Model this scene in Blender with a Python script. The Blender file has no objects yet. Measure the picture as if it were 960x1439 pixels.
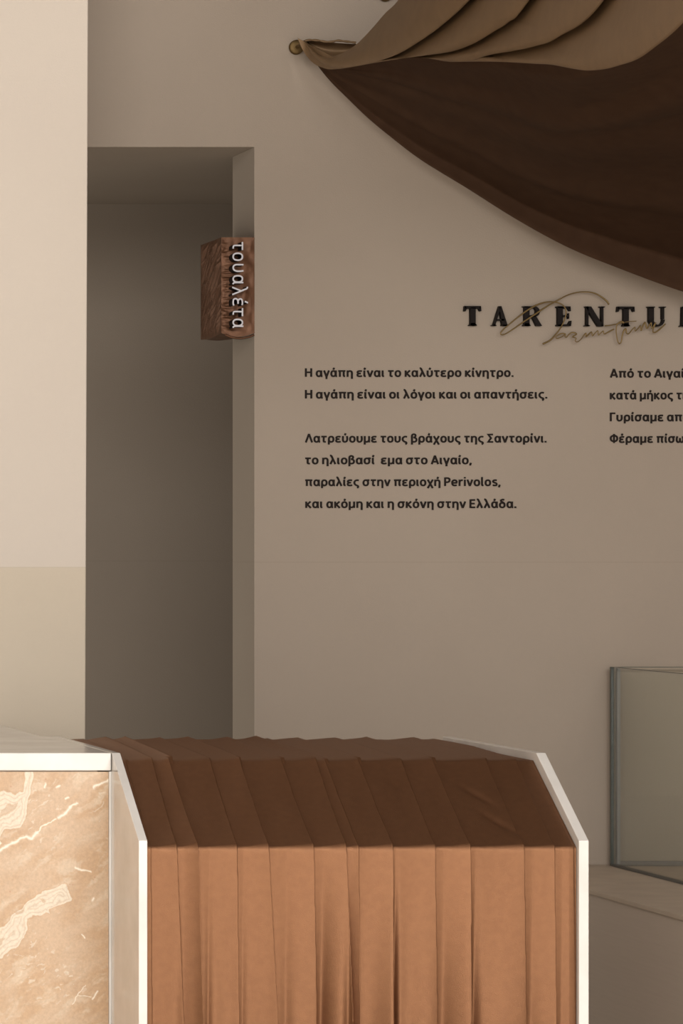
import bpy, math, random
import numpy as np
from mathutils import noise as mnoise, Vector

random.seed(4)
SC = bpy.context.scene
COL = SC.collection

# ------------------------------------------------------------------ camera
F = 5197.5            # focal length in pixels of the 960 px wide frame
CX, CY = -850.0, 778.0   # principal point (the photo is a shifted / cropped frontal view)
EYE = 1.5
cd = bpy.data.cameras.new('camera')
cam = bpy.data.objects.new('camera', cd); COL.objects.link(cam)
cam.location = (0, 0, EYE); cam.rotation_euler = (math.pi/2, 0, 0)
cd.sensor_fit = 'HORIZONTAL'; cd.sensor_width = 36.0
cd.lens = F/960*36.0
cd.shift_x = (480-CX)/960; cd.shift_y = (CY-719.5)/960
cd.clip_end = 100
SC.camera = cam

# ------------------------------------------------------------------ light
w = bpy.data.worlds.new('daylight'); SC.world = w; w.use_nodes = True
bg = w.node_tree.nodes['Background']
bg.inputs[0].default_value = (1.0, 0.93, 0.84, 1); bg.inputs[1].default_value = 0.15

sd = bpy.data.lights.new('sun', 'SUN'); sd.energy = 3.8; sd.angle = math.radians(1.5); sd.color = (1.0, 0.93, 0.82)
sun = bpy.data.objects.new('sun', sd); COL.objects.link(sun)
sun.rotation_euler = (math.radians(90-33), 0, math.radians(6)); sun.location = (0, -3, 6)

def area(name, loc, rot, sx, sy, power, col):
    l = bpy.data.lights.new(name, 'AREA'); l.shape = 'RECTANGLE'; l.size = sx; l.size_y = sy; l.energy = power; l.color = col
    o = bpy.data.objects.new(name, l); COL.objects.link(o); o.location = loc; o.rotation_euler = rot
    return o
# daylight through the tall shop front behind the photographer: a low band under the awning and a clerestory above it
area('shopfront_daylight', (1.2, -0.45, 0.95), (math.radians(90), 0, 0), 7.5, 1.6, 130, (1.0, 0.95, 0.90))
area('clerestory_daylight', (1.2, 0.2, 3.75), (math.radians(90-20), 0, 0), 7.5, 1.6, 360, (1.0, 0.95, 0.90))

# unseen fill lamp added behind the pier to brighten the dark doorway
area('corridor_fill', (.3, 10.45, 1.25), (math.radians(90), 0, math.radians(-90)), 1.6, 2.3, 12, (1.0, 0.95, 0.86))
SC.view_settings.view_transform = 'Standard'; SC.view_settings.look = 'None'
SC.view_settings.gamma = 1.0; SC.view_settings.use_curve_mapping = False
SC.view_settings.exposure = 0.5

# ------------------------------------------------------------------ helpers
def PX(px, D): return (px-CX)*D/F
def PZ(py, D): return EYE-(py-CY)*D/F
def P(px, py, D): return (PX(px, D), D, PZ(py, D))

def lin(r, g, b):
    f = lambda c: ((c/255)/12.92 if c/255 <= .04045 else ((c/255+.055)/1.055)**2.4)
    return (f(r), f(g), f(b), 1.0)

def mesh_obj(name, verts, faces, mat=None, parent=None, smooth=False, angle=None):
    me = bpy.data.meshes.new(name)
    me.from_pydata([tuple(v) for v in verts], [], [tuple(f) for f in faces])
    me.update()
    if smooth:
        me.polygons.foreach_set('use_smooth', [True]*len(me.polygons))
    o = bpy.data.objects.new(name, me); COL.objects.link(o)
    if mat: me.materials.append(mat)
    if parent: o.parent = parent; o.matrix_parent_inverse = parent.matrix_world.inverted() if False else o.matrix_parent_inverse
    if parent:
        off = Vector(parent.location)
        for v in me.vertices: v.co -= off
    return o

def empty(name, loc, label, cat, group=None):
    o = bpy.data.objects.new(name, None); COL.objects.link(o); o.location = loc; o.empty_display_size = .1
    o['label'] = label; o['category'] = cat
    if group: o['group'] = group
    return o

def tag(o, label, cat, group=None):
    o['label'] = label; o['category'] = cat
    if group: o['group'] = group
    return o

def prism(poly, axis, a, b):
    """extrude a 2D polygon (list of (u,v)) along axis 'x','y','z' from a to b"""
    n = len(poly); V = []
    for t in (a, b):
        for (u, v) in poly:
            V.append({'x': (t, u, v), 'y': (u, t, v), 'z': (u, v, t)}[axis])
    Fs = [tuple(range(n)), tuple(range(2*n-1, n-1, -1))]
    for i in range(n):
        j = (i+1) % n
        Fs.append((i, i+n, j+n, j))
    return V, Fs

def box(x0, x1, y0, y1, z0, z1):
    return prism([(x0, y0), (x1, y0), (x1, y1), (x0, y1)], 'z', z0, z1)

def fix_normals(o):
    import bmesh
    bm = bmesh.new(); bm.from_mesh(o.data); bmesh.ops.recalc_face_normals(bm, faces=bm.faces); bm.to_mesh(o.data); bm.free()
    return o

def bevel(o, wdt, seg=2):
    m = o.modifiers.new('bevel', 'BEVEL'); m.width = wdt; m.segments = seg; m.limit_method = 'ANGLE'
    return o

def solid(name, vf, mat, parent=None, bev=0):
    o = fix_normals(mesh_obj(name, vf[0], vf[1], mat, parent))
    if bev: bevel(o, bev)
    return o

def join(*vfs):
    V, Fs = [], []
    for v, f in vfs:
        k = len(V); V += list(v); Fs += [tuple(i+k for i in q) for q in f]
    return V, Fs

def grid(nr, nc):
    return [(r*nc+c, r*nc+c+1, (r+1)*nc+c+1, (r+1)*nc+c) for r in range(nr-1) for c in range(nc-1)]

def crom(pts, n):
    """Catmull-Rom resample through points"""
    p = np.array(pts, float)
    p = np.vstack([2*p[0]-p[1], p, 2*p[-1]-p[-2]])
    d = np.concatenate([[0], np.cumsum(np.linalg.norm(np.diff(p[1:-1], axis=0), axis=1))])
    out = []
    for s in np.linspace(0, d[-1], n):
        i = min(int(np.searchsorted(d, s, 'right')-1), len(d)-2); t = (s-d[i])/(d[i+1]-d[i]+1e-9)
        a, b, c, e = p[i], p[i+1], p[i+2], p[i+3]
        out.append(.5*((2*b)+(-a+c)*t+(2*a-5*b+4*c-e)*t*t+(-a+3*b-3*c+e)*t**3))
    return np.array(out)

def tube(path, rad, sides=8, cap=True):
    path = [Vector(p) for p in path]; V = []; Fs = []
    n = len(path)
    up = Vector((0, 1, 0))
    for i, p in enumerate(path):
        t = (path[min(i+1, n-1)]-path[max(i-1, 0)]).normalized()
        a = t.cross(up)
        if a.length < 1e-4: a = t.cross(Vector((1, 0, 0)))
        a.normalize(); b = t.cross(a).normalized()
        r = rad[i] if hasattr(rad, '__len__') else rad
        for k in range(sides):
            g = 2*math.pi*k/sides
            V.append(p+a*math.cos(g)*r+b*math.sin(g)*r)
    for i in range(n-1):
        for k in range(sides):
            k2 = (k+1) % sides
            Fs.append((i*sides+k, i*sides+k2, (i+1)*sides+k2, (i+1)*sides+k))
    if cap:
        Fs.append(tuple(range(sides))[::-1]); Fs.append(tuple((n-1)*sides+k for k in range(sides)))
    return V, Fs

# ------------------------------------------------------------------ materials
def mat(name):
    m = bpy.data.materials.new(name); m.use_nodes = True
    nt = m.node_tree; b = nt.nodes['Principled BSDF']
    return m, nt, b
def N(nt, t, **kw):
    n = nt.nodes.new(t)
    for k, v in kw.items():
        if hasattr(n, k): setattr(n, k, v)
        else: n.inputs[k].default_value = v
    return n
def plain(name, col, rough=.5, metal=0.0, spec=.5):
    m, nt, b = mat(name)
    b.inputs['Base Color'].default_value = col; b.inputs['Roughness'].default_value = rough
    b.inputs['Metallic'].default_value = metal; b.inputs['Specular IOR Level'].default_value = spec
    return m
def mottled(name, col, col2, scale, rough, bump=0.0, bscale=200, spec=.3, detail=4, metal=0):
    m, nt, b = mat(name)
    tc = N(nt, 'ShaderNodeNewGeometry')
    no = N(nt, 'ShaderNodeTexNoise'); no.inputs['Scale'].default_value = scale; no.inputs['Detail'].default_value = detail
    nt.links.new(tc.outputs['Position'], no.inputs['Vector'])
    mx = N(nt, 'ShaderNodeMix', data_type='RGBA'); mx.inputs[6].default_value = col; mx.inputs[7].default_value = col2
    rp = N(nt, 'ShaderNodeMapRange'); rp.inputs[1].default_value = .35; rp.inputs[2].default_value = .65
    nt.links.new(no.outputs[0], rp.inputs[0]); nt.links.new(rp.outputs[0], mx.inputs[0])
    nt.links.new(mx.outputs[2], b.inputs['Base Color'])
    b.inputs['Roughness'].default_value = rough; b.inputs['Specular IOR Level'].default_value = spec; b.inputs['Metallic'].default_value = metal
    if bump:
        n2 = N(nt, 'ShaderNodeTexNoise'); n2.inputs['Scale'].default_value = bscale; n2.inputs['Detail'].default_value = 3
        nt.links.new(tc.outputs['Position'], n2.inputs['Vector'])
        bp = N(nt, 'ShaderNodeBump'); bp.inputs['Strength'].default_value = bump; bp.inputs['Distance'].default_value = .002
        nt.links.new(n2.outputs[0], bp.inputs['Height']); nt.links.new(bp.outputs[0], b.inputs['Normal'])
    return m

def plaster(name, col, col2, zline, lower=None):
    """matt plaster; below zline a marginally different coat, a hairline at the joint"""
    m = mottled(name, col, col2, 1.3, .85, .25, 260, .15)
    nt = m.node_tree; b = nt.nodes['Principled BSDF']
    src = b.inputs['Base Color'].links[0].from_socket
    ge = N(nt, 'ShaderNodeNewGeometry'); sp = N(nt, 'ShaderNodeSeparateXYZ'); nt.links.new(ge.outputs['Position'], sp.inputs[0])
    if lower:
        lt = N(nt, 'ShaderNodeMath', operation='LESS_THAN'); nt.links.new(sp.outputs[2], lt.inputs[0]); lt.inputs[1].default_value = zline
        mx = N(nt, 'ShaderNodeMix', data_type='RGBA', blend_type='MULTIPLY'); mx.inputs[7].default_value = lower
        nt.links.new(lt.outputs[0], mx.inputs[0]); nt.links.new(src, mx.inputs[6]); src = mx.outputs[2]
    sb = N(nt, 'ShaderNodeMath', operation='SUBTRACT'); nt.links.new(sp.outputs[2], sb.inputs[0]); sb.inputs[1].default_value = zline
    ab = N(nt, 'ShaderNodeMath', operation='ABSOLUTE'); nt.links.new(sb.outputs[0], ab.inputs[0])
    l2 = N(nt, 'ShaderNodeMath', operation='LESS_THAN'); nt.links.new(ab.outputs[0], l2.inputs[0]); l2.inputs[1].default_value = .0012
    mx = N(nt, 'ShaderNodeMix', data_type='RGBA', blend_type='MULTIPLY'); mx.inputs[7].default_value = (.93, .93, .93, 1)
    nt.links.new(l2.outputs[0], mx.inputs[0]); nt.links.new(src, mx.inputs[6])
    nt.links.new(mx.outputs[2], b.inputs['Base Color'])
    return m

DW, DP, DC = 9.75, 9.19, 11.35     # back wall, pier front, corridor back
M_wall = plaster('greige_plaster', (.352, .297, .244, 1), (.330, .277, .227, 1), PZ(790, DW))
M_pier = plaster('cream_plaster', (.63, .57, .50, 1), (.605, .545, .48, 1), PZ(797, DP), (.93, .91, .84, 1))
M_floor = mottled('pale_stone_floor', (.62, .56, .49, 1), (.56, .50, .43, 1), 3, .6)
M_ceil = plain('ceiling_paint', (.10, .075, .06, 1), .9)
M_stone = mottled('white_marble', (.76, .74, .71, 1), (.68, .66, .625, 1), 9, .16, 0, 1, .5, 8)
M_cloth = mottled('brown_satin', (.238, .117, .060, 1), (.222, .108, .056, 1), 70, .5, .3, 900, .3, 3, .82)
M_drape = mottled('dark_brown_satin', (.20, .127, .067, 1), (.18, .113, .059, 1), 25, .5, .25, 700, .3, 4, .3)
M_lining_shaded = mottled('shaded_chocolate_lining', (.058, .031, .018, 1), (.050, .026, .015, 1), 25, .8, .25, 700, .06, 4, 0)  # dark brown lining, colour darkened further to carry the shade under the swag
M_signcloth = mottled('sign_brown_satin', (.125, .057, .029, 1), (.10, .045, .022, 1), 60, .42, .2, 700, .3, 4, .45)
M_black = plain('black_acrylic', (.010, .007, .006, 1), .6, 0, .12)
M_ink = plain('black_vinyl', (.016, .011, .009, 1), .7, 0, .15)
M_white = plain('white_acrylic', (.50, .50, .54, 1), .4)
M_brass = mottled('aged_brass', (.20, .135, .06, 1), (.15, .10, .045, 1), 60, .6, 0, 1, .5, 3, 1.0)
M_brasswire = plain('gold_wire', (.20, .135, .052, 1), .45, .7)
M_plinthtop = mottled('beige_stone', (.55, .455, .36, 1), (.50, .41, .325, 1), 12, .5)

# wood-grain laminate on the plinth side
M_lam, nt, b = mat('taupe_laminate')
ge = N(nt, 'ShaderNodeNewGeometry'); mp = N(nt, 'ShaderNodeMapping'); mp.inputs['Scale'].default_value = (1, 3, 90)
no = N(nt, 'ShaderNodeTexNoise'); no.inputs['Scale'].default_value = 2.0; no.inputs['Detail'].default_value = 5
mx = N(nt, 'ShaderNodeMix', data_type='RGBA'); mx.inputs[6].default_value = (.52, .435, .36, 1); mx.inputs[7].default_value = (.58, .49, .41, 1)
nt.links.new(ge.outputs['Position'], mp.inputs[0]); nt.links.new(mp.outputs[0], no.inputs['Vector'])
nt.links.new(no.outputs[0], mx.inputs[0]); nt.links.new(mx.outputs[2], b.inputs['Base Color']); b.inputs['Roughness'].default_value = .65

def glass(name, tint, gl=.03):
    m = bpy.data.materials.new(name); m.use_nodes = True; nt = m.node_tree; nt.nodes.clear()
    out = N(nt, 'ShaderNodeOutputMaterial'); tr = N(nt, 'ShaderNodeBsdfTransparent'); tr.inputs[0].default_value = tint
    gs = N(nt, 'ShaderNodeBsdfGlossy'); gs.inputs['Roughness'].default_value = gl; gs.inputs[0].default_value = (.9, .95, 1, 1)
    lw = N(nt, 'ShaderNodeLayerWeight'); lw.inputs[0].default_value = .5
    pw = N(nt, 'ShaderNodeMath', operation='POWER'); nt.links.new(lw.outputs['Facing'], pw.inputs[0]); pw.inputs[1].default_value = 5
    fr = N(nt, 'ShaderNodeMath', operation='MULTIPLY_ADD'); nt.links.new(pw.outputs[0], fr.inputs[0]); fr.inputs[1].default_value = .96; fr.inputs[2].default_value = .04
    mx = N(nt, 'ShaderNodeMixShader'); nt.links.new(fr.outputs[0], mx.inputs[0]); nt.links.new(tr.outputs[0], mx.inputs[1]); nt.links.new(gs.outputs[0], mx.inputs[2])
    nt.links.new(mx.outputs[0], out.inputs[0])
    return m
M_glass = glass('clear_glass', (.955, .96, .94, 1))
M_glassedge = plain('glass_edge', (.06, .075, .068, 1), .15)

# peach onyx marble: vein / patch mask and tone come from colour attributes computed on the panel, grain from noise
M_onyx, nt, b = mat('peach_onyx')
at = N(nt, 'ShaderNodeVertexColor'); at.layer_name = 'stone'
ge = N(nt, 'ShaderNodeNewGeometry')
no = N(nt, 'ShaderNodeTexNoise'); no.inputs['Scale'].default_value = 160; no.inputs['Detail'].default_value = 6; no.inputs['Roughness'].default_value = .7
mr = N(nt, 'ShaderNodeMapRange'); mr.inputs[1].default_value = .3; mr.inputs[2].default_value = .7; mr.inputs[3].default_value = .88; mr.inputs[4].default_value = 1.10
mx = N(nt, 'ShaderNodeVectorMath', operation='SCALE')
nt.links.new(ge.outputs['Position'], no.inputs['Vector']); nt.links.new(no.outputs[0], mr.inputs[0])
nt.links.new(at.outputs[0], mx.inputs[0]); nt.links.new(mr.outputs[0], mx.inputs[3]); nt.links.new(mx.outputs[0], b.inputs['Base Color'])
b.inputs['Roughness'].default_value = .3

# ------------------------------------------------------------------ setting
def structure(name, vf, m, bev=0):
    o = solid(name, vf, m, None, bev); o['kind'] = 'structure'; return o
XL, XR, ZC = -4.0, 6.5, 4.7
XJ = PX(357.5, DW)                      # right edge of the doorway
ZH = PZ(206.5, DW)                      # head of the doorway
XP0, XP1 = PX(124, DP), PX(120, DP)
structure('floor', box(XL, XR, -.6, DC+.2, -.12, 0), M_floor)
structure('ceiling', box(XL, XR, -.6, DC+.2, ZC, ZC+.12), M_ceil)
structure('wall_left', box(XL-.12, XL, -.6, DC+.2, 0, ZC), M_pier)
structure('wall_right', box(XR, XR+.12, -.6, DC+.2, 0, ZC), M_wall)
JT = .252
wall_prof = [(XL, ZH), (XL, ZC), (XR, ZC), (XR, 0), (XJ, 0), (XJ, ZH)]
V, Fs = prism(wall_prof, 'y', DW, DW+JT)
structure('wall_back', (V, Fs), M_wall)
# corridor behind the doorway: lowered ceiling flush with the door head, rear wall
structure('wall_corridor', box(XL, XR, DC, DC+.12, 0, ZC), M_wall)
structure('ceiling_corridor', box(XL, XR, DW+JT, DC, ZH, ZH+.12), M_wall)
# pale wall pier on the left (its edge leans very slightly, as in the photo)
zt, zb = ZC, 0
def xe(z):
    py = CY-(z-EYE)*F/DP
    return PX(124-4*py/1040, DP)
structure('wall_pier', prism([(XL, 0), (xe(0), 0), (xe(ZC), ZC), (XL, ZC)], 'y', DP, DP+.3), M_pier, .003)

# ------------------------------------------------------------------ left counter
D0 = 7.5
D1 = D0*1.0375
D2 = D1*280/257
ZT = PZ(1058, D1)                       # stone top level
XSL0, XSL1 = PX(195, D0), PX(207.3, D0)   # left slab faces
XSR0, XSR1 = PX(813.7, D0), PX(827.7, D0) # right slab faces
ct = empty('counter', (0.8, 8.4, 0), 'low peach onyx fronted counter with polished white marble top, left of the cloth covered desk', 'counter')
XC0 = PX(-900, D1+.012)
xs = XSL0-.0015
xin = PX(142, D1)
top_poly = [(XC0, D1), (xs, D1), (xs, D2), (xin, D2+.02), (xin, DP-.01), (XC0, DP-.01)]
zedge = PZ(1083, D1)
solid('countertop', prism(top_poly, 'z', zedge, ZT), M_stone, ct, .002)
# onyx front: fine grid carrying the stone pattern
zfoot = .08
px0, px1 = -60.0, 152.2
Dm = D1+.012
nx, nz = 330, 640
gx = np.concatenate([np.linspace(-900, -10, 80)[:-1], np.linspace(-10, px1, 300)])
gy = np.concatenate([np.linspace(1084.5, 1450, 600), np.linspace(1450, 1772, 90)[1:]])
nx, nz = len(gx), len(gy)
GX, GY = np.meshgrid(gx, gy)
def fbm(x, y, s, o=4, seed=0.0):
    out = np.empty(x.size); xf, yf = x.ravel()*s, y.ravel()*s
    for i in range(x.size):
        out[i] = mnoise.fractal((xf[i], yf[i], seed), 1.0, 2.0, o)
    return out.reshape(x.shape)
sm = lambda a, b, x: (lambda t: t*t*(3-2*t))(np.clip((x-a)/(b-a), 0, 1))
wx = GX+7*fbm(GX, GY, .022, 4, 3.1); wy = GY+7*fbm(GX, GY, .022, 4, 8.7)
fx = wx+2.2*fbm(GX, GY, .16, 3, 1.2); fy = wy+2.2*fbm(GX, GY, .16, 3, 5.2)
rot = (fx*.80+fy*-.6, fx*.6+fy*.80)
def dpoly(pts, X, Y):
    d = np.full(X.shape, 1e9)
    for (ax, ay), (bx, by) in zip(pts[:-1], pts[1:]):
        t = np.clip(((X-ax)*(bx-ax)+(Y-ay)*(by-ay))/((bx-ax)**2+(by-ay)**2), 0, 1)
        d = np.minimum(d, np.hypot(X-ax-t*(bx-ax), Y-ay-t*(by-ay)))
    return d
def inpoly(pts, X, Y):
    c = np.zeros(X.shape, bool); n = len(pts)
    for i in range(n):
        (ax, ay), (bx, by) = pts[i], pts[(i+1) % n]
        if ay == by: continue
        c ^= ((ay > Y) != (by > Y)) & (X < (bx-ax)*(Y-ay)/(by-ay)+ax)
    return c
def sdpoly(pts, X, Y):
    d = dpoly(list(pts)+[pts[0]], X, Y)
    return np.where(inpoly(pts, X, Y), -d, d)
base = np.array([.545, .39, .258]); warm = np.array([.505, .335, .198]); pale = np.array([.62, .495, .36]); cream = np.array([.69, .61, .49]); brown = np.array([.47, .275, .14])
t1 = sm(-.45, .5, fbm(rot[0], rot[1]*2.6, .012, 5, 2.0))[..., None]
C = base*(1-t1)+warm*t1
t2 = sm(.05, .75, fbm(rot[0], rot[1]*3.0, .022, 5, 11.0))[..., None]*.75
C = C*(1-t2)+pale*t2
# pale flecks
fl = (sm(.36, .62, fbm(rot[0]*.8, rot[1]*2.0, .10, 3, 21.0))*sm(-.2, .4, fbm(GX, GY, .012, 2, 31.0)))[..., None]*.6
C = C*(1-fl)+cream*fl
# banded bodies (agate-like)
def banded(poly, wob, seed, strength=.95, freq=.55):
    global C
    X = GX+wob*fbm(GX, GY, .06, 3, seed)*1.2; Y = GY+wob*fbm(GX, GY, .06, 3, seed+7)*1.2
    sd_ = sdpoly(poly, X, Y)
    ins = (1-sm(-1.0, .6, sd_))[..., None]*strength
    band = .5+.5*np.sin(sd_*freq*2+2.5*fbm(GX, GY, .05, 2, seed+3))
    bcol = cream*(1-.55*(band**4)[..., None])+(base*.97)*(.55*(band**4)[..., None])
    C = C*(1-ins)+bcol*ins
    rim = np.exp(-((sd_-.6)/.7)**2)[..., None]*.38
    C = C*(1-rim)+brown*rim
banded([(-60, 1130), (-6, 1118), (4, 1108), (10, 1112), (22, 1118), (31, 1112), (34, 1100), (35, 1080), (44, 1080), (45, 1100), (43, 1120), (40, 1135), (36, 1150), (29, 1160), (18, 1165), (8, 1167), (0, 1175), (-60, 1215)], 3.0, 41.0)
banded([(-60, 1340), (-4, 1312), (8, 1296), (20, 1282), (36, 1272), (48, 1260), (62, 1254), (74, 1247), (90, 1241), (95, 1250), (102, 1262), (100, 1266), (84, 1270), (72, 1278), (70, 1285), (64, 1281), (50, 1287), (38, 1293), (34, 1318), (26, 1328), (14, 1335), (4, 1345), (-60, 1390)], 3.5, 55.0)
# re-exposed peach island inside the upper swirl and pockets in the lower one
for poly, s in (([(0, 1142), (14, 1129), (26, 1127), (22, 1136), (8, 1146), (-6, 1152)], 61.0), ([(56, 1262), (60, 1261), (65, 1266), (61, 1267)], 62.0), ([(20, 1282), (34, 1276), (32, 1281), (22, 1285)], 63.0), ([(-60, 1326), (-8, 1318), (6, 1318), (0, 1328), (-20, 1340), (-60, 1352)], 64.0)):
    X = GX+3*fbm(GX, GY, .09, 3, s); Y = GY+3*fbm(GX, GY, .09, 3, s+5)
    q = sdpoly(poly, X, Y); ins = (1-sm(-1, .6, q))[..., None]*.75; C = C*(1-ins)+base*.95*ins
    rim = np.exp(-((q)/.7)**2)[..., None]*.4; C = C*(1-rim)+brown*rim
# white veins
for pts, wd in (([(-60, 1222), (-10, 1203), (8, 1190), (28, 1179), (36, 1176), (44, 1178), (52, 1170)], 1.9), ([(50, 1170), (62, 1160), (78, 1151)], .8), ([(82, 1149), (92, 1143), (98, 1135)], 2.0), ([(98, 1135), (108, 1129)], 1.4), ([(132, 1106), (142, 1101), (156, 1095)], 1.6), ([(105, 1219), (115, 1222), (128, 1225)], 1.0), ([(130, 1404), (137, 1393)], 1.1), ([(102, 1412), (110, 1395), (120, 1384)], .45), ([(110, 1398), (128, 1401)], .4), ([(63, 1106), (64, 1101)], 1.1), ([(80, 1107), (83, 1104)], 1.3), ([(92, 1122), (95, 1120)], 1.3), ([(130, 1265), (132, 1262)], 1.6), ([(115, 1313), (119, 1318)], 1.0), ([(-10, 1190), (2, 1185), (-4, 1180)], 1.0)):
    d = dpoly(pts, GX+1.6*fbm(GX, GY, .11, 3, 71.0), GY+1.6*fbm(GX, GY, .11, 3, 77.0))
    v = np.exp(-(d/wd)**2)[..., None]*.9
    C = C*(1-v)+np.array([.86, .80, .68])*v
for (cx_, cy_, rr) in ((133, 1233, .8), (131, 1236, .8), (98, 1243, .9), (102, 1243, .7), (14, 1253, 1.0), (15, 1105, 1.0), (64, 1095, .8)):
    v = np.exp(-((np.hypot(GX-cx_, GY-cy_))/rr)**2)[..., None]*.6; C = C*(1-v)+np.array([.42, .16, .08])*v
V = [(PX(a, Dm), Dm, PZ(b_, Dm)) for b_, a in zip(GY.ravel(), GX.ravel())]
fp = mesh_obj('front_panel', V, grid(nz, nx), M_onyx, ct)
ca = fp.data.color_attributes.new('stone', 'FLOAT_COLOR', 'POINT')
ca.data.foreach_set('color', np.concatenate([np.clip(C.reshape(-1, 3), 0, 1), np.ones((C.size//3, 1))], 1).ravel().astype(np.float32))
solid('carcass', box(XC0, xin-.005, Dm+.002, DP-.02, 0, zedge-.001), M_lam, ct)
fp.modifiers.new('thick', 'SOLIDIFY').thickness = .0015
solid('edge_trim', box(PX(152.4, Dm), xs+.0012, D1+.004, D1+.03, zfoot, zedge-.002), M_stone, ct)

# ------------------------------------------------------------------ cloth covered desk
dk = empty('reception_desk', (PX(515, D0), D0+.4, 0), 'reception desk wrapped in pleated copper brown cloth between two white marble end slabs', 'desk')
ZK = PZ(1181.5, D0)
prof = [(D0, 0), (D0, ZK), (D1, ZT), (D2, ZT), (D2, 0)]
solid('side_panel', prism(prof, 'x', XSL0, XSL1), M_stone, dk, .0015)
solid('side_panel', prism(prof, 'x', XSR0, XSR1), M_stone, dk, .0015)

edges_t = [212, 248, 277.5, 333, 377, 440.5, 486, 504, 552, 611, 661, 736, 779, 806]
edges_b = [214, 262, 287, 336, 394, 445, 496, 506, 549, 615, 659, 739.5, 781.5, 809]
hts_top = [2, 5, 7, 4, 6, 5, 6, 3, 5, 4, 5, 4, 3, 2]
hts_bot = [3, 7, 10, 7, 9, 12, 22, 6, 18, 7, 17, 8, 6, 3]
Dcl = D0+.014
zc_front = PZ(1191, Dcl)
Dct = D1+.016
zc_top = PZ(1069, Dct)
rng = np.random.RandomState(3)
NC = 760
cx0, cx1 = XSL1+.001, XSR0-.001
xs_ = np.linspace(cx0, cx1, NC)
pxs = xs_*F/Dcl+CX
rows = []
for t in np.linspace(0, 1, 16): rows.append(('top', t))
for t in np.linspace(0, 1, 46)[1:]: rows.append(('slant', t))
for t in np.linspace(0, 1, 130)[1:]: rows.append(('front', t))
def saw(x, e, h, soft):
    """overlapping flat pleats: each strip swells to its right edge and steps back"""
    o = np.zeros_like(x)
    for k in range(len(e)):
        a = e[k-1] if k else e[0]-40
        b_ = e[k]
        u = (x-a)/(b_-a)
        s = np.clip(u, 0, 1)
        up = s**1.7
        m_ = (x >= a) & (x < b_)
        o = np.where(m_, h[k]*up, o)
        # soft fall on the right
        f_ = np.clip(1-(x-b_)/soft, 0, 1)
        o = np.where((x >= b_), np.maximum(o, h[k]*f_**2), o)
    return o
V = []
for kind, t in rows:
    if kind == 'top':
        D = D2+.01+(Dct-D2-.01)*t
        lift = .0095*(1-t)**.7
        zb_ = zc_top+lift
        nrm = (0, 0, 1); k = 0.0
        hsc = .8
    elif kind == 'slant':
        D = Dct+(Dcl-Dct)*t; zb_ = zc_top+(zc_front-zc_top)*t
        L = math.hypot(Dct-Dcl, zc_top-zc_front); nrm = (0, -(zc_top-zc_front)/L, (Dct-Dcl)/L); k = 0.0
        hsc = .50+.5*(abs(t-.5)*2)**3
    else:
        D = Dcl; zb_ = zc_front-(zc_front-.02)*t; nrm = (0, -1, 0); k = min(1.0, t/.55); hsc = 1.0
    e = [a+(b_-a)*k for a, b_ in zip(edges_t, edges_b)]
    if kind == 'slant': e = [a+3.0*(1-t)*(1+math.sin(i*2.3)) for i, a in enumerate(e)]
    if kind == 'top': e = [a+6+26*(1-t) for a in e]
    h = [(a+(b_-a)*k)*.001*hsc for a, b_ in zip(hts_top, hts_bot)]
    soft = 1.0+ (3.5*k if kind == 'front' else .6)
    o = saw(pxs, e, [q*1.7 for q in h], soft)
    if kind == 'front':
        wv = .5+.5*np.sin(pxs*.105+1.3+1.2*np.sin(pxs*.021)+k*.8)
        o = o+k**1.2*.005*wv
        for xc, wd, dp in ((256, 9, .008), (292, 5, .007), (340, 5, .005), (401, 9, .009), (452, 9, .016), (487, 8, .022), (554, 4, .022), (622, 9, .007), (666, 7, .017), (746, 9, .007), (788, 7, .005)):
            o = o-(k**1.4*dp+.0006)*np.exp(-np.abs((pxs-xc-(1-k)*2)/wd)**1.6)
        wob = np.array([mnoise.noise((p*.02, t*3.0, 4.0)) for p in pxs])
        o = o+.003*k*wob
        fade = min(1, t*14); 
    if kind == 'slant':
        wob = np.array([mnoise.noise((p*.03+t*1.2, t*3.0, 9.0)) for p in pxs])
        o = o+.0022*wob*math.sin(math.pi*t)
        # two small puckers near the right end
        for (ux, ut, ln) in ((705, .42, 16), (718, .74, 20)):
            q = pxs-ux-(t-ut)*60
            o = o-.0035*np.exp(-((t-ut-(pxs-ux)*.006)/.045)**2)*np.exp(-((pxs-ux)/ln)**2)
    if kind == 'top':
        wob = np.array([mnoise.noise((p*.028, t*1.5, 19.0)) for p in pxs])
        o = o+.003*wob*(1-t)
    # keep below the slabs' rims at both ends
    endf = np.minimum(np.clip((pxs-207)/14, 0, 1), np.clip((813-pxs)/14, 0, 1))
    o = o*endf
    if kind == 'top': zz = lift*endf-lift
    else: zz = 0*endf
    o = np.maximum(o, -.022 if kind == 'front' else -.004)
    for x, oo, z_ in zip(xs_, o, zz):
        V.append((x, D+nrm[1]*oo, zb_+nrm[2]*oo+z_))
cl = mesh_obj('pleated_cloth', V, grid(len(rows), NC), M_cloth, dk, smooth=True)
# carcass under the cloth
solid('desk_body', prism([(Dcl+.03, .0), (Dcl+.03, zc_front-.02), (Dct+.02, zc_top-.02), (D2-.02, zc_top-.02), (D2-.02, 0)], 'x', XSL1+.001, XSR0-.001), M_lam, dk)

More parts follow.
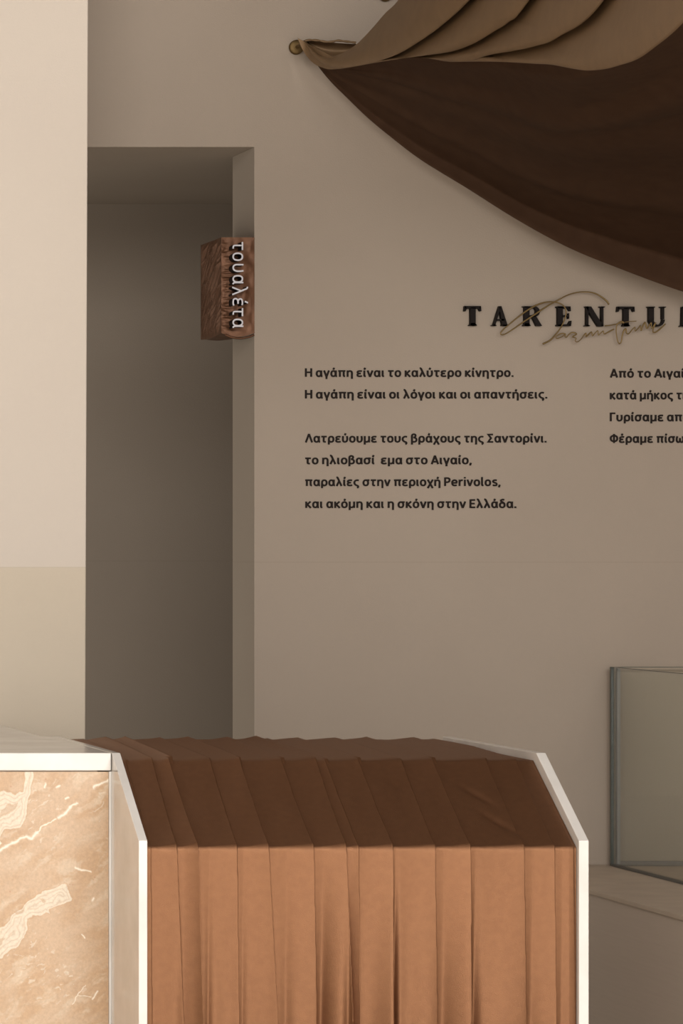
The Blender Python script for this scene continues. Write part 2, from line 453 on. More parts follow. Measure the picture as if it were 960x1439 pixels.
# ------------------------------------------------------------------ plinth and glass case on the right
XPL = PX(829, 9.05); ZPT = .68
pl = empty('plinth', (XPL+.9, 8.4, 0), 'low taupe plinth with pale stone top carrying the glass case, right of the desk', 'plinth')
solid('plinth_top', box(XPL-.006, XR-.6, 6.9, DW-.001, ZPT-.012, ZPT), M_plinthtop, pl, .0015)
solid('plinth_body', box(XPL, XR-.6, 6.905, DW-.002, 0, ZPT-.0125), M_lam, pl)
XG, DG = PX(859, 9.71), 9.715
ZG0, ZG1 = ZPT+.001, PZ(938, 9.70)
gc = empty('glass_case', (XG+.9, 8.8, ZPT), 'open topped clear glass case with dark polished edges standing on the low plinth', 'glass case')
th = .010
XGR = XG+2.2; DGF = 7.4
pn = solid('glass_pane', box(XG, XG+th, DGF, DG-th-.001, ZG0, ZG1), M_glass, gc); pn['label'] = 'left glass pane'
pn = solid('glass_pane', box(XG, XGR, DG-th, DG, ZG0, ZG1), M_glass, gc); pn['label'] = 'rear glass pane along the wall'
e1 = solid('glass_edge', join(box(XG-.0015, XG+.006, DG-th-.002, DG+.0015, ZG0, ZG1+.001)), M_glassedge, gc)
solid('glass_edge', box(XG-.0008, XG+th+.0008, DGF, DG-th, ZG1, ZG1+.0015), M_glassedge, gc)
solid('glass_edge', box(XG, XGR, DG-th, DG, ZG1, ZG1+.0015), M_glassedge, gc)
M_seal = plain('grey_seal', (.10, .096, .085, 1), .5)
solid('seal', box(XG-.003, XG+th+.002, DGF, DG-th-.003, ZG0-.0005, ZG0+.005), M_seal, gc)
solid('seal', box(XG+th+.003, XGR, DG-th-.003, DG, ZG0-.0005, ZG0+.012), M_seal, gc)
solid('corner_seal', box(XG+.0085, XG+.0165, DG-th-.018, DG-th-.003, ZG0+.006, ZG1-.002), plain('clear_seal', (.22, .22, .21, 1), .35), gc)

# ------------------------------------------------------------------ writing
def _se(cx, cy, rx, ry, n=26):
    o = []
    for i in range(n+1):
        a = 2*math.pi*i/n+math.pi/2
        c, s_ = math.cos(a), math.sin(a)
        o.append((cx+rx*math.copysign(abs(c)**.86, c), cy+ry*math.copysign(abs(s_)**.86, s_)))
    return o
# stroke letters: list of (kind, points); kind 'l' straight, 's' smooth, 'c' closed; unit = capital height
TON = lambda x: ('l', [(x-.02, .84), (x+.08, 1.06)])
def _glyphs():
    G = {}
    bowl = lambda cx: ('c', _se(cx, .375, .235, .308))
    G['ο'] = (.64, [bowl(.32)])
    G['α'] = (.67, [('c', _se(.30, .375, .215, .308)), ('s', [(.55, .75), (.545, .5), (.545, .3), (.55, .16), (.59, .08), (.66, .06)])])
    G['γ'] = (.60, [('l', [(.05, .75), (.30, .02)]), ('l', [(.55, .75), (.30, .0), (.30, -.25)])])
    G['π'] = (.76, [('l', [(.02, .685), (.74, .685)]), ('l', [(.18, .68), (.18, 0)]), ('s', [(.57, .68), (.57, .4), (.57, .17), (.61, .085), (.70, .065)])])
    G['η'] = (.64, [('l', [(.10, .75), (.10, 0)]), ('s', [(.10, .52), (.19, .64), (.34, .68), (.48, .63), (.54, .47), (.54, .2), (.54, -.24)])])
    G['ε'] = (.58, [('s', [(.53, .65), (.42, .682), (.28, .68), (.14, .63), (.10, .53), (.16, .43), (.28, .395), (.43, .39)]), ('s', [(.28, .39), (.14, .34), (.085, .22), (.14, .10), (.28, .066), (.43, .075), (.55, .11)])])
    G['ι'] = (.27, [('s', [(.10, .75), (.10, .4), (.10, .17), (.14, .085), (.24, .065)])])
    G['ν'] = (.60, [('l', [(.05, .75), (.30, .0)]), ('l', [(.55, .75), (.30, .0)])])
    G['τ'] = (.58, [('l', [(.02, .685), (.57, .685)]), ('s', [(.26, .68), (.26, .4), (.26, .17), (.31, .085), (.47, .065)])])
    G['κ'] = (.60, [('l', [(.10, .75), (.10, 0)]), ('l', [(.53, .75), (.19, .40), (.13, .40)]), ('l', [(.19, .42), (.56, 0)])])
    G['λ'] = (.64, [('s', [(.04, 1.02), (.13, 1.0), (.19, .93), (.24, .80), (.40, .42), (.57, 0)]), ('l', [(.325, .60), (.07, 0)])])
    G['υ'] = (.64, [('s', [(.10, .75), (.10, .5), (.10, .26), (.17, .11), (.31, .066), (.46, .13), (.535, .30), (.54, .52), (.51, .75)])])
    G['ρ'] = (.66, [bowl(.34), ('l', [(.105, .40), (.105, -.25)])])
    G['ς'] = (.57, [('s', [(.54, .655), (.42, .682), (.29, .67), (.15, .58), (.09, .40), (.14, .22), (.27, .10), (.42, .04), (.48, -.05), (.45, -.15), (.37, -.21)])])
    G['σ'] = (.70, [bowl(.32), ('l', [(.28, .685), (.70, .685)])])
    G['μ'] = (.66, [('l', [(.10, .75), (.10, -.25)]), ('s', [(.10, .30), (.15, .12), (.29, .066), (.43, .12), (.53, .27)]), ('l', [(.545, .75), (.545, 0)])])
    G['β'] = (.65, [('s', [(.10, -.25), (.10, .3), (.10, .75), (.15, .91), (.29, .97), (.43, .91), (.47, .78), (.41, .65), (.26, .58)]), ('s', [(.26, .58), (.44, .53), (.55, .40), (.55, .24), (.46, .11), (.31, .066), (.14, .10)])])
    G['χ'] = (.62, [('l', [(.05, .75), (.57, -.25)]), ('l', [(.57, .75), (.05, -.25)])])
    G['δ'] = (.65, [('c', _se(.32, .33, .235, .264)), ('s', [(.52, .92), (.41, .975), (.28, .96), (.19, .87), (.25, .76), (.40, .65), (.51, .53), (.55, .40)])])
    G['ω'] = (.86, [('s', [(.17, .75), (.10, .56), (.085, .30), (.15, .11), (.25, .066), (.38, .13), (.42, .30), (.43, .56)]), ('s', [(.69, .75), (.76, .56), (.775, .30), (.71, .11), (.61, .066), (.48, .13), (.44, .30), (.43, .56)])])
    G['Η'] = (.74, [('l', [(.10, 1), (.10, 0)]), ('l', [(.64, 1), (.64, 0)]), ('l', [(.10, .53), (.64, .53)])])
    G['Λ'] = (.74, [('l', [(.05, 0), (.37, 1)]), ('l', [(.69, 0), (.37, 1)])])
    G['Α'] = (.74, [('l', [(.05, 0), (.37, 1)]), ('l', [(.69, 0), (.37, 1)]), ('l', [(.16, .28), (.58, .28)])])
    G['Σ'] = (.64, [('l', [(.58, .93), (.10, .93), (.38, .51), (.10, .07), (.60, .07)])])
    G['Ε'] = (.60, [('l', [(.57, .93), (.10, .93)]), ('l', [(.10, 1), (.10, 0)]), ('l', [(.10, .07), (.58, .07)]), ('l', [(.10, .51), (.53, .51)])])
    G['Γ'] = (.57, [('l', [(.10, 0), (.10, 1)]), ('l', [(.10, .93), (.56, .93)])])
    G['Φ'] = (.86, [('l', [(.43, 1.03), (.43, -.03)]), ('c', _se(.43, .50, .345, .33))])
    G['P'] = (.64, [('l', [(.10, 0), (.10, 1)]), ('s', [(.10, .93), (.25, .93), (.40, .92), (.53, .84), (.56, .70), (.52, .55), (.38, .46), (.25, .45), (.10, .45)])])
    G['e'] = (.64, [('s', [(.555, .40), (.545, .53), (.47, .645), (.33, .682), (.18, .63), (.10, .50), (.09, .34), (.13, .18), (.23, .085), (.38, .066), (.55, .11)]), ('l', [(.10, .37), (.60, .37)])])
    G['r'] = (.44, [('l', [(.10, .75), (.10, 0)]), ('s', [(.10, .48), (.18, .61), (.30, .675), (.43, .67)])])
    G['i'] = (.21, [('l', [(.10, .75), (.10, 0)]), ('l', [(.10, .88), (.10, 1.05)])])
    G['v'] = G['ν']; G['o'] = G['ο']; G['ό'] = (.64, G['ο'][1]+[TON(.32)])
    G['l'] = (.28, [('s', [(.10, 1.05), (.10, .6), (.10, .18), (.14, .085), (.25, .065)])])
    G['s'] = (.56, [('s', [(.49, .655), (.37, .685), (.21, .67), (.11, .57), (.16, .45), (.29, .385), (.43, .32), (.48, .20), (.42, .09), (.28, .066), (.08, .10)])])
    G['.'] = (.21, [('l', [(.10, 0), (.10, .18)])])
    G[','] = (.21, [('l', [(.13, .16), (.05, -.15)])])
    for a_, b_, x in (('ά', 'α', .30), ('έ', 'ε', .29), ('ί', 'ι', .11), ('ή', 'η', .33), ('ύ', 'υ', .30)):
        G[a_] = (G[b_][0], G[b_][1]+[TON(x)])
    return G
GLYPH = _glyphs()
def ribbon(pts, hw, closed=False):
    """flat strip of half width hw along pts with mitred joints -> (left side, right side)"""
    p = [Vector((a_, b_)) for a_, b_ in pts]; n = len(p); L, R = [], []
    for i in range(n):
        if closed: pr, nx_ = p[(i-1) % n], p[(i+1) % n]
        else: pr, nx_ = p[max(i-1, 0)], p[min(i+1, n-1)]
        d0 = (p[i]-pr); d1 = (nx_-p[i])
        if d0.length < 1e-9: d0 = d1
        if d1.length < 1e-9: d1 = d0
        d0 = d0.normalized(); d1 = d1.normalized(); t = d0+d1
        t = t.normalized() if t.length > 1e-6 else d1
        nn = Vector((-t.y, t.x)); k = max(.55, abs(nn.dot(Vector((-d1.y, d1.x)))))
        L.append(p[i]+nn*hw/k); R.append(p[i]-nn*hw/k)
    return L, R
def text_vf(body, hw=.097, space=.27, gap=.105):
    """writing made of strokes; returns V (x, y, 0|1 depth flag, stroke number) and faces"""
    V, Fs = [], []; x = 0.0; ns = 0; spans = []
    for ch in body:
        if ch == ' ': x += space; spans.append(None); continue
        wd, sts = GLYPH[ch]; f0 = len(Fs); v0 = len(V)
        for kind, pts in sts:
            closed = kind == 'c'
            q = pts[:-1] if closed else ([tuple(a_) for a_ in crom(pts, 4*len(pts))] if kind == 's' else pts)
            L, R = ribbon(q, hw, closed)
            n = len(L); k = len(V)
            for z in (0, 1):
                for a_ in L+R: V.append((a_.x+x, a_.y, z, ns))
            m = n if closed else n-1
            for i in range(m):
                j = (i+1) % n
                for o in (0, 2*n): Fs.append((k+o+i, k+o+j, k+o+n+j, k+o+n+i))
                Fs.append((k+i, k+j, k+2*n+j, k+2*n+i)); Fs.append((k+n+i, k+n+j, k+3*n+j, k+3*n+i))
            if not closed:
                for i in (0, n-1): Fs.append((k+i, k+n+i, k+3*n+i, k+2*n+i))
            ns = (ns+1) % 5
        spans.append((v0, len(V), f0, len(Fs)))
        x += wd+gap
    return np.array(V, float), Fs, spans
DTX = DW-.0005
def wall_line(body, x0, x1, base, cap_px, parent):
    V, Fs, _ = text_vf(body)
    xm, xM = V[:, 0].min(), V[:, 0].max()
    s = (x1-x0)/(xM-xm)
    print('TEXT', body, round(s/cap_px, 3))
    out = [(PX(x0+(v[0]-xm)*s, DTX), DTX-v[2]*.002-v[3]*.00004, PZ(base-v[1]*cap_px, DTX)) for v in V]
    mesh_obj('text_line', out, Fs, M_ink, parent)
tl = empty('wall_text', P(600, 620, DW), 'six line black Greek paragraph on the wall between doorway and desk', 'wall lettering', None)
wall_line('Η αγάπη είναι το καλύτερο κίνητρο.', 428.5, 721.5, 529.6, 12, tl)
wall_line('Η αγάπη είναι οι λόγοι και οι απαντήσεις.', 428.5, 769, 560, 12, tl)
wall_line('Λατρεύουμε τους βράχους της Σαντορίνι.', 428.5, 768, 621.8, 12, tl)
wall_line('το ηλιοβασί  εμα στο Αιγαίο,', 429, 663, 652.3, 12, tl)
wall_line('παραλίες στην περιοχή Perivolos,', 429, 703.5, 683, 12, tl)
wall_line('και ακόμη και η σκόνη στην Ελλάδα.', 429, 725.5, 713.8, 12, tl)
tr_ = empty('wall_text', P(940, 580, DW), 'four line black Greek paragraph cut by the right edge, under the large serif lettering', 'wall lettering')
wall_line('Από το Αιγαίο', 857, 972, 530.6, 12, tr_)
wall_line('κατά μήκος της', 857, 977, 561.2, 12, tr_)
wall_line('Γυρίσαμε από', 857, 969, 592, 12, tr_)
wall_line('Φέραμε πίσω', 857, 961.5, 622.2, 12, tr_)

# large serif letters, each a raised piece built from strokes (unit: px of the photo; y down)
def strokes(polys, d0=DW-.0005, d1=DW-.016):
    vfs = []
    for q in polys:
        pts = [(PX(a, DW), PZ(b_, DW)) for a, b_ in q]
        vfs.append(prism(pts, 'y', d1, d0))
    return join(*vfs)
def serif(xc, w_, y, d, th_=1.6, br=2.2):
    """small bracketed serif: bar at y, opening in direction d"""
    return [(xc-w_/2, y), (xc+w_/2, y), (xc+w_/2, y+d*.9), (xc+w_/4, y+d*(th_+br)), (xc-w_/4, y+d*(th_+br)), (xc-w_/2, y+d*.9)]
ls = empty('letter_sign', P(810, 445, DW), 'large raised black serif capitals across the wall above the paragraphs', 'wall lettering')
def letter(polys):
    solid('letter', strokes(polys), M_black, ls)
def T_(x0, x1, y0, y1):
    c = (x0+x1)/2+.3
    letter([[(x0+.4, y0), (x1-.4, y0), (x1-.4, y0+3.4), (x0+.4, y0+3.4)],
            [(x0+.4, y0), (x0+3.4, y0+3), (x0+1.6, y0+7.2), (x0-.3, y0+7.2)],
            [(x1-.4, y0), (x1-3.4, y0+3), (x1-1.6, y0+7.2), (x1+.3, y0+7.2)],
            [(c-3.6, y0+2), (c+3.6, y0+2), (c+3.6, y1), (c-3.6, y1)], serif(c, 10.5, y1, -1)])
def A_(x0, x1, y0, y1):
    a = (x0+x1)/2
    letter([[(a-1.5, y0), (a+1.6, y0), (x1-1.0, y1), (x1-8.6, y1)], [(a-1.5, y0), (a+.6, y0+2), (x0+4.4, y1), (x0+1.4, y1)],
            [(x0+6, y1-9.6), (x1-6, y1-9.6), (x1-6, y1-7.2), (x0+5.2, y1-7.2)], serif(x0+3, 6.5, y1, -1, .9, .8), serif(x1-4.6, 10.0, y1, -1, .9, .6)])
def ring(cx_, cy_, rx, ry, tx, ty, a0, a1, n=14):
    o = [(cx_+rx*math.cos(a0+(a1-a0)*i/n), cy_+ry*math.sin(a0+(a1-a0)*i/n)) for i in range(n+1)]
    i_ = [(cx_+(rx-tx)*math.cos(a0+(a1-a0)*i/n), cy_+(ry-ty)*math.sin(a0+(a1-a0)*i/n)) for i in range(n+1)]
    return [[o[k], o[k+1], i_[k+1], i_[k]] for k in range(n)]
def R_(x0, x1, y0, y1):
    s = x0+1.6
    m_ = y0+15
    letter([[(s, y0), (s+7, y0), (s+7, y1), (s, y1)], serif(s+3.3, 10.4, y1, -1), serif(s+2.5, 9.5, y0, 1, 1, .6),
            [(s+6, y0), (x1-9.5, y0), (x1-9.5, y0+2.8), (s+6, y0+2.8)], [(s+6, m_-2.4), (x1-9.5, m_-2.4), (x1-9.5, m_), (s+6, m_)],
            [(x1-13.5, m_-1.5), (x1-7.5, m_-1.5), (x1+1.2, y1), (x1-6.5, y1)]]+ring(x1-10, y0+7.5, 8.0, 7.5, 5.6, 2.6, -math.pi/2, math.pi/2))
def E_(x0, x1, y0, y1):
    s = x0+1.6
    letter([[(s, y0), (s+7, y0), (s+7, y1), (s, y1)], [(s-1.6, y0), (x1-.6, y0), (x1-.6, y0+2.8), (s-1.6, y0+2)], [(s-1.6, y1), (x1, y1), (x1, y1-2.8), (s-1.6, y1-2)],
            [(s+6, y0+12.2), (x1-3.5, y0+12.2), (x1-3.5, y0+14.8), (s+6, y0+14.8)],
            [(x1-.6, y0), (x1-.2, y0+6.6), (x1-1.8, y0+6.6), (x1-4, y0+2.4)], [(x1, y1), (x1+.9, y1-7.4), (x1-.9, y1-7.4), (x1-4, y1-2.4)], [(x1-3.5, y0+9.6), (x1-2.6, y0+9.6), (x1-2.6, y0+17.4), (x1-3.5, y0+17.4)]])
def N_(x0, x1, y0, y1):
    letter([[(x0+1.6, y0), (x0+4.6, y0), (x0+4.6, y1), (x0+1.6, y1)], [(x1-4.4, y0), (x1-1.4, y0), (x1-1.4, y1), (x1-4.4, y1)],
            [(x0, y0), (x0+8.4, y0), (x1-1.4, y1+.4), (x1-9, y1+.4)], serif(x0+3.1, 7.4, y1, -1, .9, .8), serif(x1-2.9, 7.4, y0, 1, .9, .8)])
def U_(x0, x1, y0, y1):
    c = (x0+x1)/2
    rx = (x1-x0)/2-2.6
    letter([[(x0+1.8, y0), (x0+9, y0), (x0+9, y1-9), (x0+1.8, y1-9)], [(x1-5.6, y0), (x1-2.6, y0), (x1-2.6, y1-10), (x1-5.6, y1-10)],
            serif(x0+5.4, 10.5, y0, 1, .9, 1.2), serif(x1-4.1, 8.2, y0, 1, .9, .9)]
           + [[(x0+1.8+6.9*(1-math.cos(0))*0+a0, b0), (a1, b1), (c1, d1), (c0, e0)] if False else [(a0, b0), (a1, b1), (c1, d1), (c0, e0)]
              for (a0, b0), (a1, b1), (c1, d1), (c0, e0) in [(
                  (c+.0+(-rx-.8)*math.cos(th0)+0, y1-9.5+10*math.sin(th0)), (c+(-rx-.8)*math.cos(th1), y1-9.5+10*math.sin(th1)),
                  (c+1.8+(-rx+4.3)*math.cos(th1), y1-9.5+7.2*math.sin(th1)), (c+1.8+(-rx+4.3)*math.cos(th0), y1-9.5+7.2*math.sin(th0)))
                  for th0, th1 in [(math.pi*i/18, math.pi*(i+1)/18) for i in range(18)]]])
def M_(x0, x1, y0, y1):
    c = (x0+x1)/2
    letter([[(x0+1.4, y0), (x0+4.2, y0), (x0+3.4, y1), (x0+.6, y1)], [(x0+1.4, y0), (x0+8.4, y0), (c+3, y1), (c-2, y1)], [(x1-8, y0), (x1-5, y0), (c+1.6, y1), (c-1, y1)],
            [(x1-8, y0), (x1-1, y0), (x1, y1), (x1-7, y1)], serif(x0+2, 7, y1, -1, .9, .8), serif(x1-3.4, 10, y1, -1, .9, .8)])
yb = lambda x: (x-651)*.0035
for fn, a, b_ in ((T_, 650.7, 674), (A_, 689.3, 712.3), (R_, 733.3, 758.3), (E_, 780, 800), (N_, 820, 847), (T_, 865.3, 889.3), (U_, 907.5, 933.5), (M_, 954.6, 988)):
    fn(a, b_, 430.6+yb(a), 458.2+yb(a))

# gold handwriting in front of the letters
ss = empty('script_sign', P(800, 450, DW), 'fine gold handwritten script looping over the large black capitals', 'wall lettering')
DS = DW-.022
def stroke(name, uv, w0=1.0, taper=False):
    c = crom([(690+u/3.84, 400+v/3.84) for u, v in uv], max(40, len(uv)*7))
    r = [w0*DS/F*(1.0-.35*abs(math.sin(i*.045))) for i in range(len(c))]
    o = mesh_obj(name, *tube([P(a, b_, DS+(.0015*math.sin(i*.05))) for i, (a, b_) in enumerate(c)], r, 8), M_brasswire, ss, smooth=True)
    return o
stroke('flourish', [(637, 107), (624, 88), (590, 62), (555, 45), (510, 39), (460, 43), (410, 58), (350, 90), (290, 125), (230, 165), (170, 205), (120, 240), (85, 262), (60, 271), (52, 262), (70, 240), (110, 205), (160, 165), (210, 130), (260, 105), (305, 94), (350, 95), (385, 108), (402, 130), (405, 160), (395, 195), (375, 235), (350, 268), (320, 300), (280, 320)], 1.35)
stroke('flourish', [(402, 266), (385, 263), (362, 272), (350, 284), (360, 290), (382, 282), (402, 267), (400, 280), (408, 284), (422, 268), (440, 258), (462, 266), (440, 282), (446, 284), (460, 290), (455, 304), (470, 308), (490, 290), (512, 262), (514, 280), (528, 268), (543, 256), (548, 276), (562, 262), (577, 249), (580, 272), (592, 262), (606, 250), (612, 266), (640, 252), (665, 240)], 1.05)
stroke('flourish', [(615, 222), (640, 220), (700, 208), (740, 200), (785, 197)], .95)
stroke('flourish', [(716, 210), (712, 200), (695, 202), (680, 218), (676, 250), (682, 295), (692, 318), (703, 310), (708, 280), (716, 252), (728, 238), (732, 262), (745, 264), (765, 240), (778, 230), (778, 250), (795, 236), (806, 222), (810, 248), (820, 222), (832, 204), (842, 236), (858, 214), (866, 206), (868, 236), (884, 212), (890, 206), (876, 240), (876, 256), (890, 256), (912, 240), (942, 212)], 1.15)

# ------------------------------------------------------------------ toilet sign box
DSF = DW-.004; DSB = DW+.244
sg = empty('toilet_sign', P(335, 470, DW), 'small brown cloth wrapped sign box with raised white letters, fixed in the doorway', 'sign')
sx0, sx1 = PX(311, DSF), XJ-.0005
sz0, sz1 = PZ(468, DSF), PZ(333.5, DSF)
def rid(u, v, seed):
    return mnoise.noise((u, v, seed))
def cloth_box():
    V, Fs = [], []
    def face(nu, nv, fn):
        k = len(V)
        for j in range(nv):
            for i in range(nu): V.append(fn(i/(nu-1), j/(nv-1)))
        Fs.extend([tuple(q+k for q in f) for f in grid(nv, nu)])
    dx, dz, dd = sx1-sx0, sz1-sz0, DSB-DSF
    def front(u, v):
        e = min(1, 8*u, 8*(1-u), 14*v+.0, 14*(1-v))
        crimp = math.exp(-u*4.5)*.009*rid(u*3, v*38, 1.0)+.003*rid(u*4+v*4, v*7-u*3, 2.0)
        bulge = -.004*math.sin(math.pi*u)*math.sin(math.pi*v)
        sag = -.010*math.sin(math.pi*min(1, max(0, u)))*(1-v)**6
        return (sx0+dx*u, DSF+(-crimp+bulge)*e, sz0+dz*v+sag)
    def left(u, v):   # u: 0 back .. 1 front
        e = min(1, 6*u, 12*(1-u)+.1, 12*v, 12*(1-v))
        w_ = rid((v*dz*62-u*dd*44), u*1.6, 5.0)
        w_ = (1-abs(w_)*2.6)
        o = .010*max(0, w_)**2+.003*rid(v*6-u*3, u*2, 7.0)
        sag = -.007*math.sin(math.pi*(.15+.85*u))*(1-v)**6
        return (sx0-o*e, DSB+(DSF-DSB)*u, sz0+dz*v+sag)
    face(40, 110, front); face(60, 150, left)
    def bottom(u, v):
        s = -.0085*math.sin(math.pi*u)*(1-.3*v)-.004*math.sin(math.pi*v)*(1-u)
        return (sx0+dx*u, DSF+dd*v, sz0+s+.002*rid(u*3, v*9, 3.0)*min(1, 8*v, 8*(1-v)))
    face(24, 30, bottom)
    face(3, 3, lambda u, v: (sx0+dx*u, DSF+dd*v, sz1))
    face(3, 3, lambda u, v: (sx1, DSF+dd*u, sz0+dz*v))
    face(3, 3, lambda u, v: (sx0+dx*u, DSB, sz0+dz*v))
    return V, Fs
mesh_obj('cloth_cover', *cloth_box(), M_signcloth, sg, smooth=True)
# a folded flap along the lower edge
fl_ = crom([(316, 470), (326, 474), (338, 475.5), (350, 473.5), (357, 470.5)], 24)
mesh_obj('folded_seam', *tube([P(a, b_, DSF-.001) for a, b_ in fl_], .0028, 8), M_signcloth, sg, smooth=True)
# letters: read from top to bottom, tops to the right
word = 'τουαλέτα'
V, Fs, spans = text_vf(word, .052, .27, .12)
xmin, xmax = V[:, 0].min(), V[:, 0].max()
y_a, y_b = 340.0, 461.0
sc = (y_b-y_a)/(xmax-xmin); sxh = 15.8/.75
dl0, dl1 = DSF-.004, DSF-.044
def mp_(v, d): return (PX(326.2+v[1]*sxh, dl1), d-v[3]*.0001, PZ(y_a+(v[0]-xmin)*sc, dl1))
for v0, v1, f0, f1 in spans:
    Vs = V[v0:v1]; Fl = [tuple(i-v0 for i in f) for f in Fs[f0:f1]]
    body_ = mesh_obj('letter', [mp_(v, dl1 if v[2] else dl0) for v in Vs], Fl, M_black, sg)
    idx = [i for i in range(len(Vs)) if Vs[i][2] > .5]; mapi = {i: k for k, i in enumerate(idx)}
    keep = [tuple(mapi[i] for i in f) for f in Fl if all(i in mapi for i in f)]
    fo = mesh_obj('letter_face', [mp_(Vs[i], dl1-.0012) for i in idx], keep, M_white, None)
    for v in fo.data.vertices: v.co -= Vector(sg.location)
    fo.parent = body_; fo['label'] = 'white letter face'

# ------------------------------------------------------------------ wall knobs
def knob(px, py, label):
    k = empty('curtain_holdback', P(px, py, DW), label, 'knob', None)
    x, _, z = P(px, py, DW); r = 10.2*DW/F
    prof_ = [(0, r*.86), (.004, r), (.012, r), (.0145, r*.88), (.0147, r*.4), (.0148, 0.0001)]
    V, Fs = [], []
    n = 32
    for d, rr in prof_:
        for i in range(n): V.append((x+rr*math.cos(2*math.pi*i/n), DW-d, z+rr*math.sin(2*math.pi*i/n)))
    for j in range(len(prof_)-1):
        for i in range(n): Fs.append((j*n+i, j*n+(i+1) % n, (j+1)*n+(i+1) % n, (j+1)*n+i))
    mesh_obj('rosette', V, Fs, M_brass, k, smooth=True)
    rad = [.0042, .0042, .0042, .005, .006, .0062, .005, .002]
    ys = [DW-.012, DW-.05, DW-.082, DW-.088, DW-.093, DW-.099, DW-.104, DW-.106]
    V, Fs = tube([(x, y, z) for y in ys], rad, 12)
    mesh_obj('peg', V, Fs, M_brass, k, smooth=True)
knob(415.5, 67, 'round brass holdback knob on the wall gripping the gathered left corner of the brown drape')
knob(541, -7.5, 'brass holdback knob cut by the top edge, beside the drape')

# ------------------------------------------------------------------ drape
dr = empty('ceiling_drape', P(428, 60, DW-.1), 'heavy dark brown satin drape swagging across the upper right from a wall knob', 'drape')
def Ds(px):
    t = np.clip((px-430)/600, 0, 1.2)
    return 9.63-2.9*t**1.15
NU = 170
# hanging panel: lower hem along the wall, upper edge behind the front swag
Lc = crom([(427, 57), (436, 75), (447, 93), (464, 114), (487, 137), (516, 165), (546, 190), (592, 225), (657, 265), (727, 309), (797, 347), (867, 376), (960, 410), (1040, 432), (1150, 450), (1300, 458), (1440, 450)], NU)
Hc = crom([(430, 56), (440, 66), (455, 79), (482, 86), (517, 81), (560, 70), (622, 70), (660, 72), (700, 68), (744, 72), (808, 78), (855, 60), (915, 15), (975, -50), (1060, -120), (1180, -190), (1310, -240), (1440, -270)], NU)
NV = 110
V = []
for j in range(NV):
    v = j/(NV-1)
    for i in range(NU):
        u = i/(NU-1)
        a = Lc[i]; h_ = Hc[i]
        ppx = a+(h_-a)*v
        grow = min(1, u*2.2)**1.1
        dl = 9.66-.03*u
        dh = Ds(h_[0])+.06
        s = np.clip((v-.08)/.92, 0, 1)**1.2
        D = dl+(dh-dl)*s
        # folds converging on the knob
        fold = .055*math.cos(v*17+1.2*math.sin(u*3))+.030*math.cos(v*31+2+u*2)
        hemroll = -.018*math.exp(-(v/.035)**2)
        D += grow*(fold*(.35+.9*v)+hemroll)
        win = math.sin(math.pi*min(1, v*1.15))**.7 if v < .87 else 0
        py = ppx[1]+grow*win*(9*math.cos(v*19+1.0*math.sin(u*2.5))+4.5*math.cos(v*41+u*3))
        V.append(P(ppx[0], py, D))
hp = mesh_obj('hanging_panel', V, grid(NV, NU), M_lining_shaded, dr, smooth=True)
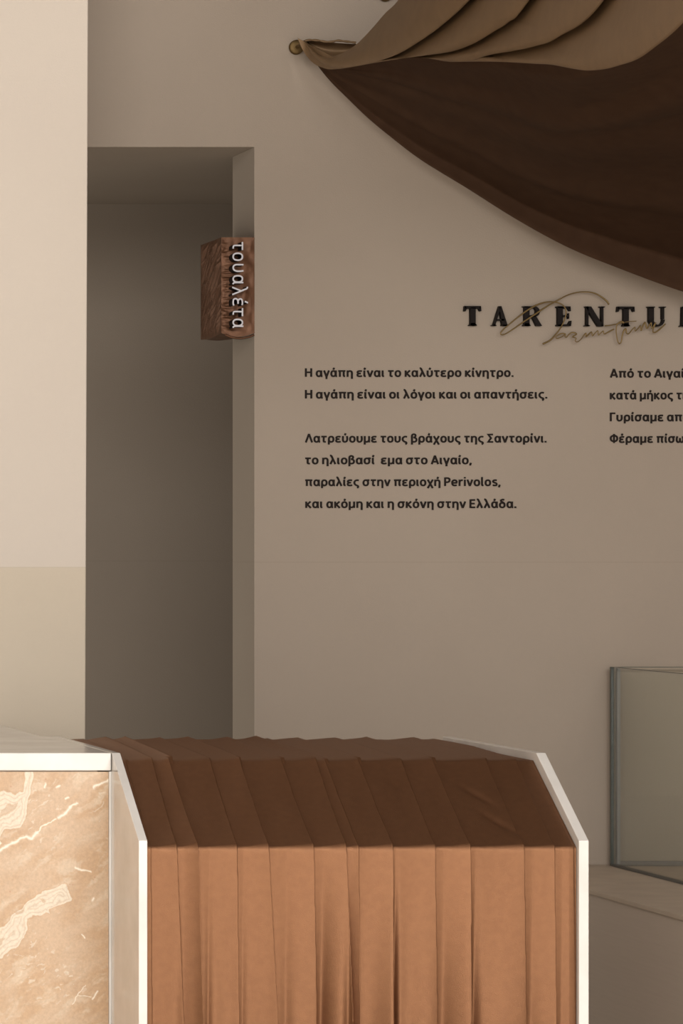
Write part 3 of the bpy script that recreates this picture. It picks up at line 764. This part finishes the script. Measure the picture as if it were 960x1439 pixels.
# front swag: five overlapping folds sweeping up to the ceiling
Cs = [
 [(428, 57), (438, 67), (450, 76), (463, 78.5), (478, 76), (500, 63), (522, 41), (541, 19), (560, 0), (590, -45), (640, -130), (690, -230)],
 [(428, 58.5), (438, 75), (452, 88), (466, 93.5), (482, 95), (517, 90), (557, 77), (590, 58), (622, 35), (660, 0), (720, -70), (790, -210)],
 [(490, 92), (515, 89), (545, 82), (575, 78), (604, 77), (633, 73), (655, 66), (674, 57), (695, 44), (715, 31), (744, 0), (880, -200)],
 [(545, 80), (575, 79), (600, 80), (622, 83), (640, 86), (657, 86), (690, 77), (720, 72), (752, 65), (785, 52), (849, 0), (960, -190)],
 [(610, 80), (650, 80), (690, 80), (720, 84), (744, 89), (775, 91), (808, 97), (832, 99), (867, 93), (913, 72), (985, 0), (1080, -180)],
]
NT = 120; SUB = 26
curves = [crom(c, NT) for c in Cs]
V = []; nr = 0
for k in range(len(curves)-1):
    A_c, B_c = curves[k], curves[k+1]
    # each fold starts tucked behind the previous one and rolls under at its lower right edge
    fs = list(np.linspace(-.16 if k else 0.0, 1.0, SUB))+[1.0, .97]
    for q, f in enumerate(fs):
        roll = q-SUB+1 if q >= SUB else 0
        for i in range(NT):
            t = i/(NT-1)
            p = A_c[i]+(B_c[i]-A_c[i])*f
            g = min(1, t*3.0)*(.35+.65*t)
            bul = math.sin(math.pi*.72*min(1, max(0, f)))
            D = Ds(p[0])+.0
            amp = .15*g+.012
            off = -amp*bul
            if f < 0: off = amp*(-f)*2.2
            if f > .8: off += -amp*.35*sm(.8, 1.0, np.array(f))*0
            # later folds lie slightly behind
            off += .05*g*k*.25
            # roll-under strip
            if roll: off += .06*roll*(.25+g)
            # slow wrinkle
            off += .012*g*math.sin(t*9+k*1.7+f*2)
            V.append(P(p[0], p[1], D+off))
        nr += 1
Fs = []
per = SUB+2
for k in range(len(curves)-1):
    base_ = k*per*NT
    Fs += [tuple(x+base_ for x in q) for q in grid(per, NT)]
mesh_obj('front_swag', V, Fs, M_drape, dr, smooth=True)
# inner pocket of cloth and its rolled top hem beside the knob
a = crom([(429, 57), (440, 57.5), (455, 59), (475, 60.5), (500, 62), (530, 64)], 40); c2 = crom([(429, 59), (440, 70), (455, 80), (475, 82), (500, 78), (530, 74)], 40)
V = []
for j in range(12):
    v = j/11
    for i in range(40):
        p = a[i]+(c2[i]-a[i])*v; V.append(P(p[0], p[1], 9.655+.03*math.sin(v*3.1)))
mesh_obj('inner_fold', V, grid(12, 40), M_drape, dr, smooth=True)
hm = crom([(428, 57.5), (436, 56.2), (448, 57), (458, 58.8), (468, 58.5), (474, 57), (484, 58), (500, 60)], 60)
mesh_obj('rolled_hem', *tube([P(p[0], p[1], 9.64) for p in hm], [.0022+.0012*abs(math.sin(i*.35)) for i in range(60)], 8), M_drape, dr, smooth=True)
